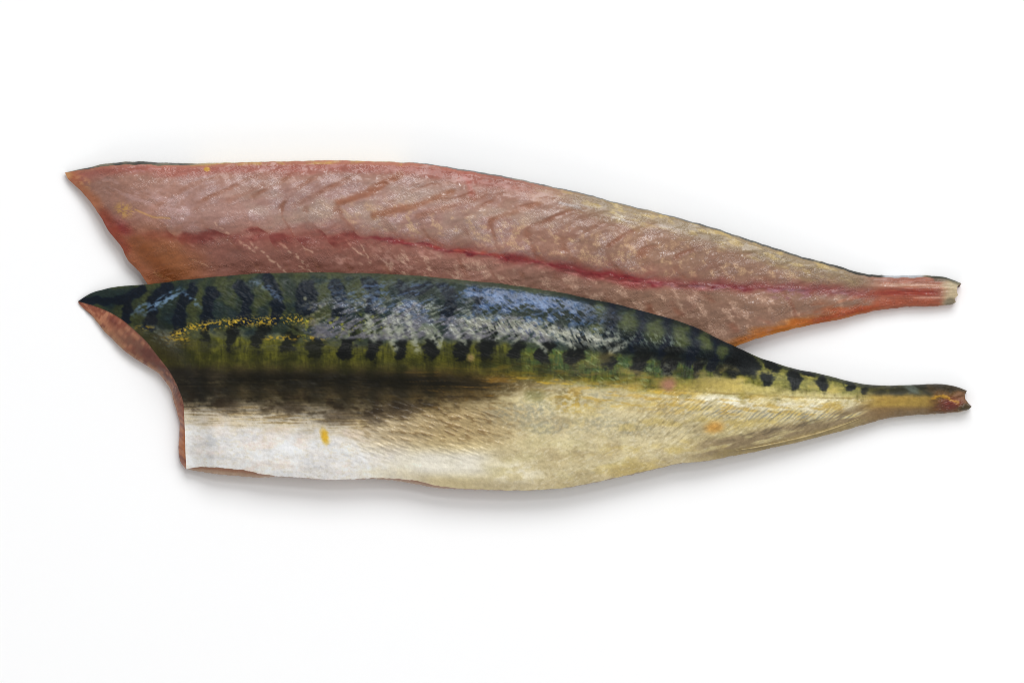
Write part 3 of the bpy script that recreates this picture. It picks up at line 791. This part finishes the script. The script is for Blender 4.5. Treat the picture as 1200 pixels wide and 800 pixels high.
    # row of dark spots above and in the green band
    for (cx, cy, rx_, ry_) in [(242,394,8,7),(272,396,8,11),(303,398,9,12),(338,403,10,10),(371,404,9,11),(405,408,9,12),(438,410,9,12),(470,409,9,11),(505,406,10,11),(541,408,10,12),
                               (570,406,9,13),(605,406,10,13),(637,411,9,11),(673,413,11,9),(712,418,12,11),(748,424,12,9),(782,424,9,9),(817,431,7,10),(856,434,11,9)]:
        k1 = _hash(np.array([cx]), np.array([cy]), 3)[0]; k2 = _hash(np.array([cx]), np.array([cy]), 4)[0]
        p.mix((13, 17, 16), (.75 + .2 * k1) * stroke(x + 9 * w2, y + 9 * fbm(x, y, 18, 12, 4, 244), [(cx + 4 + 4 * k2, cy - ry_ - 4 * k1), (cx, cy), (cx - 2 + 3 * k1, cy + ry_ * (.2 + .5 * k2))], rx_ * (.65 + .3 * k2), .38))
        p.mix((34, 36, 14), 0.5 * blob(wx, wy, cx, cy + 16, rx_ * .8, 13, 0, .9) * (1 - sm(640, 720, x)))
    # squarish spots and green-gold gaps over the tail root
    tailr = sm(868, 890, x) * (1 - sm(1000, 1040, x)) * (1 - sm(-2, 7, y - ysp - 8))
    p.mix((122, 120, 66), 0.85 * tailr)
    p.mix((164, 158, 92), 0.5 * tailr * sm(.0, .35, w3))
    p.mix((40, 46, 30), 0.8 * sm(860, 900, x) * (1 - sm(2.5, 6.5, y - yt)) * (1 - sm(1080, 1100, x)))
    # gold specks
    gl = np.exp(-((y - curve(x, [(180,390),(200,396),(225,384),(280,377),(320,376),(345,374),(370,378)])) / 5.5) ** 2) * band(x, 196, 368, 12)
    p.mix((206, 174, 72), 0.9 * gl * sm(.08, .28, fbm(x, y, 3.4, 2.4, 2, 251) + .5 * fbm(x, y, 20, 6, 2, 254)))
    g2 = (np.exp(-((y - 396) / 3) ** 2) * band(x, 310, 385, 10) + np.exp(-((y - 384) / 3) ** 2) * band(x, 160, 185, 6) + np.exp(-((y - 398) / 5) ** 2) * band(x, 194, 224, 5))
    p.mix((196, 164, 60), 0.8 * g2 * sm(.02, .25, fbm(x, y, 7, 3, 3, 252)))
    p.mix((190, 188, 60), 0.7 * band(x, 356, 460, 20) * band(y, 370, 396, 8) * sm(.28, .42, fbm(x, y, 7, 5, 3, 253)))
    # pearly film on the back, its grey, lilac and blue sheen painted as colour
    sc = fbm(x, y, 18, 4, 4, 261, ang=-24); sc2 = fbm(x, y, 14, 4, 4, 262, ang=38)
    sheen1 = band(x, 365, 560, 30) * band(y, 352, 398, 14, 7) * sm(-.4, .25, .5 * sc + .8 * w1)
    sheen1 = np.maximum(sheen1, band(x, 390, 660, 30) * band(y - ysp, -36, -8, 9, 5) * sm(-.4, .1, sc))
    sheen1 = sm(.15, .9, sheen1 + .35 * fbm(x, y, 30, 14, 3, 269))
    p.mix((118, 116, 124), 0.85 * sheen1)
    p.mix((34, 44, 50), 0.7 * sheen1 * sm(.22, .40, fbm(x, y, 13, 3.4, 4, 255, ang=-18)) * (1 - sm(-30, -12, y - ysp)))
    p.mix((154, 150, 156), 0.4 * sheen1 * sm(.05, .45, fbm(x, y, 12, 4, 4, 263, ang=-30)))
    p.mix((138, 150, 112), 0.45 * sheen1 * sm(.1, .4, fbm(x, y, 26, 20, 3, 264)))
    sheen2 = band(x, 390, 545, 30) * band(y, 325, 362, 8) * sm(.0, .25, sc + .3 * w3)
    p.mix((96, 104, 104), 0.55 * sheen2)
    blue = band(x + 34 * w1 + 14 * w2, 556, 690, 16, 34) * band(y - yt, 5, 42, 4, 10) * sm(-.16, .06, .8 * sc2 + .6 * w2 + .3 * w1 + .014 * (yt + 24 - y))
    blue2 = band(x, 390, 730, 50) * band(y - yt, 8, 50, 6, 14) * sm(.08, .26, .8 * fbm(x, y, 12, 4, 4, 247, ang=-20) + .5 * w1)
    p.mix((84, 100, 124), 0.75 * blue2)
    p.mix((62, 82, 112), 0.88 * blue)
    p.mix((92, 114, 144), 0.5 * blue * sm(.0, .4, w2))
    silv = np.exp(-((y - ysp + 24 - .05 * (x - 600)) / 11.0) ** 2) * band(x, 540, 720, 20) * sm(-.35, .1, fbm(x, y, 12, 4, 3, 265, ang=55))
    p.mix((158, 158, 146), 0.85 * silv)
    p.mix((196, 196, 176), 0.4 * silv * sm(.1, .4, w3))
    for (cx, cy, rx_, ry_) in [(405,408,9,12),(438,410,9,12),(470,409,9,11),(505,406,10,11),(541,408,10,12),(570,406,9,13),(605,406,10,13),(637,411,10,12),(673,413,11,11),(712,418,11,12),(748,424,11,11),(782,425,9,11),(817,431,7,11),(840,434,6,9)]:
        p.mix((12, 17, 16), 0.85 * sm(-9, -3, y - ysp + 3 * w3) * stroke(x + 6 * w2, y + 6 * w3, [(cx + 5, cy - ry_), (cx - 1, cy + ry_ * .55)], rx_ * .72, .32))
    # fringe: pale tongues hanging over the spots
    for (ax, ay, bx, by, w) in [(452,376,464,408,4),(478,372,490,410,4.5),(500,388,516,406,3),(516,392,520,404,2),(530,384,544,402,3.5),(546,384,562,398,3),(582,398,596,388,2.2),(600,402,614,392,2.2),(626,398,640,412,2.2),
                                (650,392,672,408,2.2),(700,404,722,396,3),(716,412,732,404,3),(432,372,440,398,4),(464,372,470,392,5)]:
        p.mix((170, 172, 158), 0.75 * stroke(x + 2 * w2, y + 2 * w3, [(ax, ay), (bx, by)], w, .8) * sm(-.5, .1, w3))
    for (cx, cy, rx_, ry_, a) in [(180,358,17,5,-35),(196,352,14,5,-30),(206,346,13,4,-30),(164,362,10,4,-40),(228,352,12,2,45)]:
        p.mix((116, 138, 160), 0.8 * blob(x + 4 * w2, y + 4 * w3, cx, cy, rx_, ry_, a, .6) * sm(-.3, .2, fbm(x, y, 10, 4, 3, 266, ang=-25)))
    p.mix((112, 128, 150), 0.55 * stroke(x + 4 * w3, y + 3 * w2, [(300,331),(318,338),(330,350)], 4, .8) * sm(-.25, .2, w3))
    p.mix((110, 116, 108), 0.7 * blob(x + 6 * w2, y + 5 * w3, 190, 394, 20, 9, 25, .7) * sm(-.1, .2, fbm(x, y, 9, 4, 3, 267, ang=20)))
    p.mix((134, 140, 128), 0.6 * band(x, 690, 800, 18) * np.exp(-((y - ysp + 26) / 9) ** 2) * sm(.05, .3, fbm(x, y, 8, 4, 3, 268, ang=60)))
    p.mix((150, 150, 134), 0.6 * blob(x, y, 781, 433, 8, 8, 30, .6) * sm(-.1, .2, w3))
    p.mix((120, 116, 96), 0.5 * band(x, 355, 390, 12) * band(y, 350, 385, 10) * sm(0, .3, w3))
    p.mix((66, 70, 46), 0.7 * (1 - sm(2, 9, y - yt + 4 * w3)) * band(x, 340, 660, 30))
    # ---- gold lateral line
    gline = np.exp(-((y - yl - 1.5 + 2.5 * w2) / 2.6) ** 2) * sm(540, 640, x) * (1 - sm(800, 850, x))
    p.mix((200, 166, 70), 0.8 * gline * sm(.0, .3, fbm(x, y, 28, 3, 3, 271)))
    p.mix((206, 170, 84), 0.65 * band(x, 775, 822, 12) * band(y, 456, 482, 7) * sm(-.3, .2, w2))
    p.mix((196, 160, 70), 0.6 * blob(x + 8 * w2, y, 672, 474, 22, 10, 0, .8) * sm(-.1, .3, w3))
    # cream-gold above and bright below, tailwards
    p.mix((196, 184, 130), 0.85 * sm(-6, 6, y - ysp - 7 - 5 * sm(855, 885, x) + 6 * w2) * (1 - sm(-3, 3, y - yl)) * sm(800, 840, x))
    p.mix((206, 184, 104), 0.4 * blob(x, y, 862, 456, 36, 7, 6, .7))
    p.mix((176, 162, 122), 0.45 * sm(20, 30, y - yl0) * sm(790, 850, x))
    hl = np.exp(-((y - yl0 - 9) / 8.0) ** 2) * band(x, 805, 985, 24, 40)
    p.mix((255, 248, 224), 0.9 * hl * sm(-.5, .1, w2))  # highlight along the lateral ridge, painted into the colour
    p.mix((112, 92, 48), 0.5 * np.exp(-((y - yl0) / 0.9) ** 2) * sm(720, 800, x) * sm(-.3, .2, w2) * (1 - sm(990, 1040, x)))
    p.mix((200, 164, 84), 0.6 * band(y - yl0, 0, 26, 6) * sm(600, 700, x) * (1 - sm(960, 1040, x)) * sm(.0, .35, fbm(x, y, 30, 6, 4, 275, ang=4)))
    p.mix((206, 182, 112), 0.5 * sm(620, 760, x) * (1 - back) * sm(-.1, .4, fbm(x, y, 60, 20, 4, 276)))
    p.mix((132, 118, 90), 0.22 * sm(560, 660, x) * (1 - back) * sm(.18, .42, fbm(x, y, 9, 3, 4, 277, ang=-25)))
    p.mix((250, 242, 216), 0.3 * sm(540, 640, x) * (1 - back) * (1 - green) * sm(.15, .42, fbm(x, y, 9, 3, 4, 278, ang=-25)))
    for (cx, cy, rx_, ry_, a) in [(897,444,8,8,20),(904,427,12,7,25),(930,444,8,13,0),(963,449,8,8,15),(945,436,9,5,15),(994,453,7,6,15),(876,428,13,12,30),(868,415,12,8,25),(1014,456,6,5,10)]:
        p.mix((16, 22, 24), 0.95 * blob(x + 6 * w2, y + 6 * fbm(x, y, 12, 8, 3, 256), cx, cy, rx_, ry_, a, .32))
    # oblique rows of tiny scales
    rows = np.sin((x * 0.85 + (y - yl) * 0.9 + 5 * fbm(x, y, 40, 40, 2, 214)) * 2 * np.pi / 5.0) * .6 + 1.2 * fbm(x, y, 16, 4, 3, 220, ang=-38)
    rz = band(y - yl, 8, 44, 6) * band(x, 800, 1020, 30)
    p.mix((140, 130, 104), 0.4 * rz * sm(.0, .9, rows) * sm(-.2, .3, w1 + .5 * w2))
    p.mix((112, 118, 124), 0.45 * rz * np.exp(-((y - yl - 22) / 7) ** 2) * sm(-.1, .6, rows))
    p.mix((140, 128, 100), 0.4 * band(x, 720, 800, 20) * band(y, 478, 512, 8) * sm(.1, .5, fbm(x, y, 14, 3, 3, 272, ang=-50)))
    # grey belly strip and pale fold near the tail
    dg = yb - y
    p.mix((134, 118, 96), 0.75 * band(dg, 3, 24, 5) * band(x, 815, 1050, 25) * sm(-.45, .1, fbm(x, y, 46, 7, 3, 273, ang=-14)))
    p.mix((92, 84, 72), 0.55 * np.exp(-((dg - 20 + 4 * w2) / 3) ** 2) * band(x, 850, 990, 25) * sm(-.1, .3, fbm(x, y, 24, 4, 3, 274, ang=-14)))
    p.mix((158, 142, 108), 0.8 * band(dg, -2, 8, 2.5) * sm(800, 850, x))
    # tail root
    tr = sm(995, 1035, x)
    p.mix((158, 130, 66), 0.8 * tr * band(y, 459, 480, 4))
    p.mix((132, 110, 82), 0.85 * tr * sm(473, 480, y))
    p.mix((40, 40, 24), 0.92 * tr * (1 - sm(459, 466, y + 2 * w2)))
    p.mix((92, 88, 50), 0.5 * tr * (1 - sm(459, 466, y)) * sm(.1, .4, w2))
    p.mix((112, 122, 116), 0.7 * blob(x + 3 * w2, y + 2 * w3, 1068, 456, 9, 4, 20, .6))
    # ragged stump
    sp_ = sm(1080, 1098, x + 8 * w2)
    p.mix((104, 80, 52), 0.85 * sp_)
    p.mix((48, 42, 28), 0.85 * sp_ * (1 - sm(454, 461, y - .1 * (x - 1110) + 3 * w2)))
    p.mix((116, 56, 52), 0.8 * blob(x + 4 * w2, y, 1113, 473, 14, 7, -10, .7))
    p.mix((190, 150, 70), 0.8 * stroke(x, y + 2 * w3, [(1092,466),(1104,463),(1112,468),(1122,471)], 1.6, .7))
    p.mix((140, 108, 92), 0.6 * blob(x, y, 1124, 464, 7, 6, 0, .6))
    p.mix((70, 62, 44), 0.8 * blob(x, y, 1131, 477, 8, 4, -15, .6))
    # stray marks
    p.mix((226, 176, 52), 0.85 * blob(x + 2 * w3, y, 381.5, 511, 4.2, 9, -12, .6))
    p.mix((208, 150, 74), 0.7 * blob(x + 3 * w2, y, 836, 500, 10, 6, -10, .8))
    p.mix((176, 128, 114), 0.8 * blob(x + 3 * w2, y, 782, 450, 8, 7, 0, .7))
    p.mix((210, 178, 140), 0.6 * blob(x, y, 552, 419, 4, 4, 0, .7))
    p.gain(1 + (0.07 + 0.14 * back) * fbm(x, y, 5, 3, 3, 281, ang=25) + 0.07 * w1 + .06 * w2)
    wet = np.clip(back * (0.9 * np.maximum(sheen1, blue) + .6 * silv) + .6 * (1 - back) * (1 - flank) * (1 - sm(840, 880, x) * (1 - sm(-4, 2, y - yl0))), 0, 1)
    pearl = np.clip(0.55 * np.maximum(sheen1 * .8, blue) + .35 * silv + 0.12 * (1 - back), 0, .7)
    return p, wet, pearl

lx, ly = LX.ravel(), LY.ravel()
pl, lwet, lpearl = paint_lower(lx, ly)
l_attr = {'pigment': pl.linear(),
          'roughness': np.clip(0.46 + 0.12 * fbm(lx, ly, 14, 8, 3, 290), .25, .8),
          'wetness': lwet, 'silver': 0.3 * lpearl}
l_nrm = grid_normals(LX, LY, LZ).reshape(-1, 3)
l_vert = to_world(np.stack([LX, LY, LZ], -1))
l_face = grid_faces(NT, NS)
fx = lx[l_face].mean(1); fy = ly[l_face].mean(1)
fillet_skin = thing('fish_fillet', None, 'mackerel fillet lying skin side up in front, dark green barred back and silver belly', 'fish fillet', 'pair of mackerel fillets')
ylf = scurve(fx, Y_LAT)
lab = np.where(fy < ylf, 1, 2)
lab[fx + 4 * fbm(fx, fy, 12, 12, 2, 291) > 1092] = 3
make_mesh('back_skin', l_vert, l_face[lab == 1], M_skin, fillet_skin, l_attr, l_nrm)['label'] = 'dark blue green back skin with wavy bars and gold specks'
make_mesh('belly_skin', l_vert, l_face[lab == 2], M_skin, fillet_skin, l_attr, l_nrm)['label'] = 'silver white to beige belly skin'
make_mesh('tail_stump', l_vert, l_face[lab == 3], M_skin, fillet_skin, l_attr, l_nrm)['label'] = 'brown ragged tail stump'

# flesh showing at the head end cut and under the belly edge
A = perimeter(lG); zA = perimeter(LZ[..., None])[:, 0]
zL = perimeter(lift[..., None])[:, 0]
Bo = A.copy()
Bo[(NS - 1) + (NT - 1):(NS - 1) + (NT - 1) + (NS - 1)] = lBo[:0:-1]
Bo[(NS - 1) + (NT - 1) + (NS - 1):] = lLo[:0:-1]
sidf = side_ids()
zB = zL + (zA - zL) * np.where(sidf == 3, 0.42, np.where(sidf == 2, 0.7, 0.75))
rimL = build_rim(A, zA - 0.6, Bo, zB, zL + 0.3, lB[:, 1] - lT[:, 1], inset=15.0)
KL, nL = rimL.shape[:2]
rx, ry = rimL[..., 0].ravel(), rimL[..., 1].ravel()
ringf = np.repeat(np.arange(KL), nL) / 6.0
sid = np.tile(sidf, KL)
pr = Paint(len(rx), (176, 146, 122))
lf = (sid == 3)
n1 = fbm(rx, ry, 20, 8, 4, 301, ang=45)
pr.mix((132, 94, 76), 0.95 * lf)
pr.mix((112, 80, 72), 0.75 * lf * sm(380, 430, ry) * (1 - sm(.5, .95, ringf)))
pr.mix((150, 84, 62), 0.6 * lf * (1 - sm(366, 400, ry)))
pr.mix((206, 160, 124), 0.85 * lf * sm(.72, 1.0, ringf) * (1 - sm(1.3, 1.6, ringf)))
pr.mix((186, 120, 76), 0.85 * lf * sm(455, 500, ry))
pr.mix((206, 152, 120), 0.6 * lf * sm(.1, .4, n1) * (1 - sm(372, 400, ry)))
pr.mix((124, 66, 54), 0.35 * lf * sm(.0, .4, fbm(rx, ry, 16, 8, 3, 302)))
pr.mix((190, 140, 112), 0.6 * lf * sm(.1, .4, fbm(rx, ry, 22, 2.4, 3, 305, ang=42)))
pr.mix((96, 52, 46), 0.5 * lf * sm(.1, .4, fbm(rx, ry, 22, 2.4, 3, 306, ang=42)))
pr.mix((214, 184, 160), 0.7 * (sid == 2) * sm(.5, 1, ringf) * sm(-.1, .4, fbm(rx, ry, 9, 5, 3, 303)))
pr.mix((150, 104, 80), 0.7 * (sid == 2) * (1 - sm(.2, .7, ringf)) * (1 - sm(500, 540, rx)))
pr.mix((158, 140, 108), 0.8 * (sid == 2) * sm(560, 640, rx))
pr.mix((48, 48, 36), 0.95 * (sid == 0))
pr.mix((110, 80, 60), 0.9 * (sid == 1))
r_attr = {'pigment': pr.linear(), 'roughness': 0.45 + 0 * rx, 'wetness': 0.5 + 0 * rx, 'silver': 0 * rx}
rv = to_world(rimL + np.stack([0 * rx, 0 * rx, (0.9 * fbm(rx, ry, 9, 5, 3, 304) * (ringf > 0.05) * (ringf < 1.2))], 1).reshape(KL, nL, 3))
fr_ = rim_faces(KL, nL)
make_mesh('head_end_cut', rv, fr_[:, sidf == 3].reshape(-1, 4)[:, ::-1], M_rim, fillet_skin, r_attr)['label'] = 'pinkish brown cut flesh at the head end'
make_mesh('belly_edge', rv, fr_[:, sidf == 2].reshape(-1, 4)[:, ::-1], M_rim, fillet_skin, r_attr)['label'] = 'thin pale flesh edge along the belly'
uvx, under = underside(rimL[-1])
under = under + len(rv)
rv = np.concatenate([rv, to_world(uvx)], 0)
r_attr = {k: np.concatenate([a, np.repeat(a[:1], len(uvx), 0)], 0) for k, a in r_attr.items()}
sk2 = np.concatenate([fr_[:, (sidf == 0) | (sidf == 1)].reshape(-1, 4), under], 0)
make_mesh('underside_flesh', rv, sk2[:, ::-1], M_rim, fillet_skin, r_attr)

# pale fold of skin along the belly near the tail: a thin tapering ridge lying on the skin
fold = resample([(862,527),(885,523.5),(910,518.5),(935,513),(958,507),(980,500),(996,494),(1006,490)], 90, 4)
zmap = np.zeros((800, 1200)); 
iy = np.clip(np.round(LY).astype(int), 0, 799); ix = np.clip(np.round(LX).astype(int), 0, 1199)
np.maximum.at(zmap, (iy, ix), LZ)
zmap = np.maximum.reduce([zmap, np.roll(zmap, 1, 0), np.roll(zmap, -1, 0), np.roll(zmap, 1, 1), np.roll(zmap, -1, 1)])
fz = zmap[np.round(fold[:, 1]).astype(int), np.round(fold[:, 0]).astype(int)]
fz = np.convolve(np.concatenate([fz[:1].repeat(4), fz, fz[-1:].repeat(4)]), np.ones(9) / 9, 'valid')
rad = 1.0 * np.sin(np.linspace(0.12, np.pi - 0.12, 90)) ** 0.6 * (1 + .25 * vnoise(fold[:, 0] / 9, fold[:, 1] / 9, 5))
NR = 8
a = np.linspace(0, 2 * np.pi, NR, endpoint=False)
ring = np.stack([fold[:, 0][:, None] + 0.25 * rad[:, None] * np.cos(a), fold[:, 1][:, None] + rad[:, None] * np.cos(a), fz[:, None] - 0.3 + rad[:, None] * np.sin(a)], -1)
ii = np.arange(90 * NR).reshape(90, NR)
ff = np.stack([ii[:-1], np.roll(ii[:-1], -1, 1), np.roll(ii[1:], -1, 1), ii[1:]], -1).reshape(-1, 4)
fp = Paint(90 * NR, (190, 172, 130)); fxx, fyy = ring[..., 0].ravel(), ring[..., 1].ravel()
fp.mix((160, 142, 104), .7 * sm(0, .4, fbm(fxx, fyy, 16, 8, 3, 310)))
make_mesh('skin_fold', to_world(ring), ff, M_skin, fillet_skin, {'pigment': fp.linear(), 'roughness': .45 + 0 * fxx, 'wetness': .4 + 0 * fxx, 'silver': 0 * fxx})
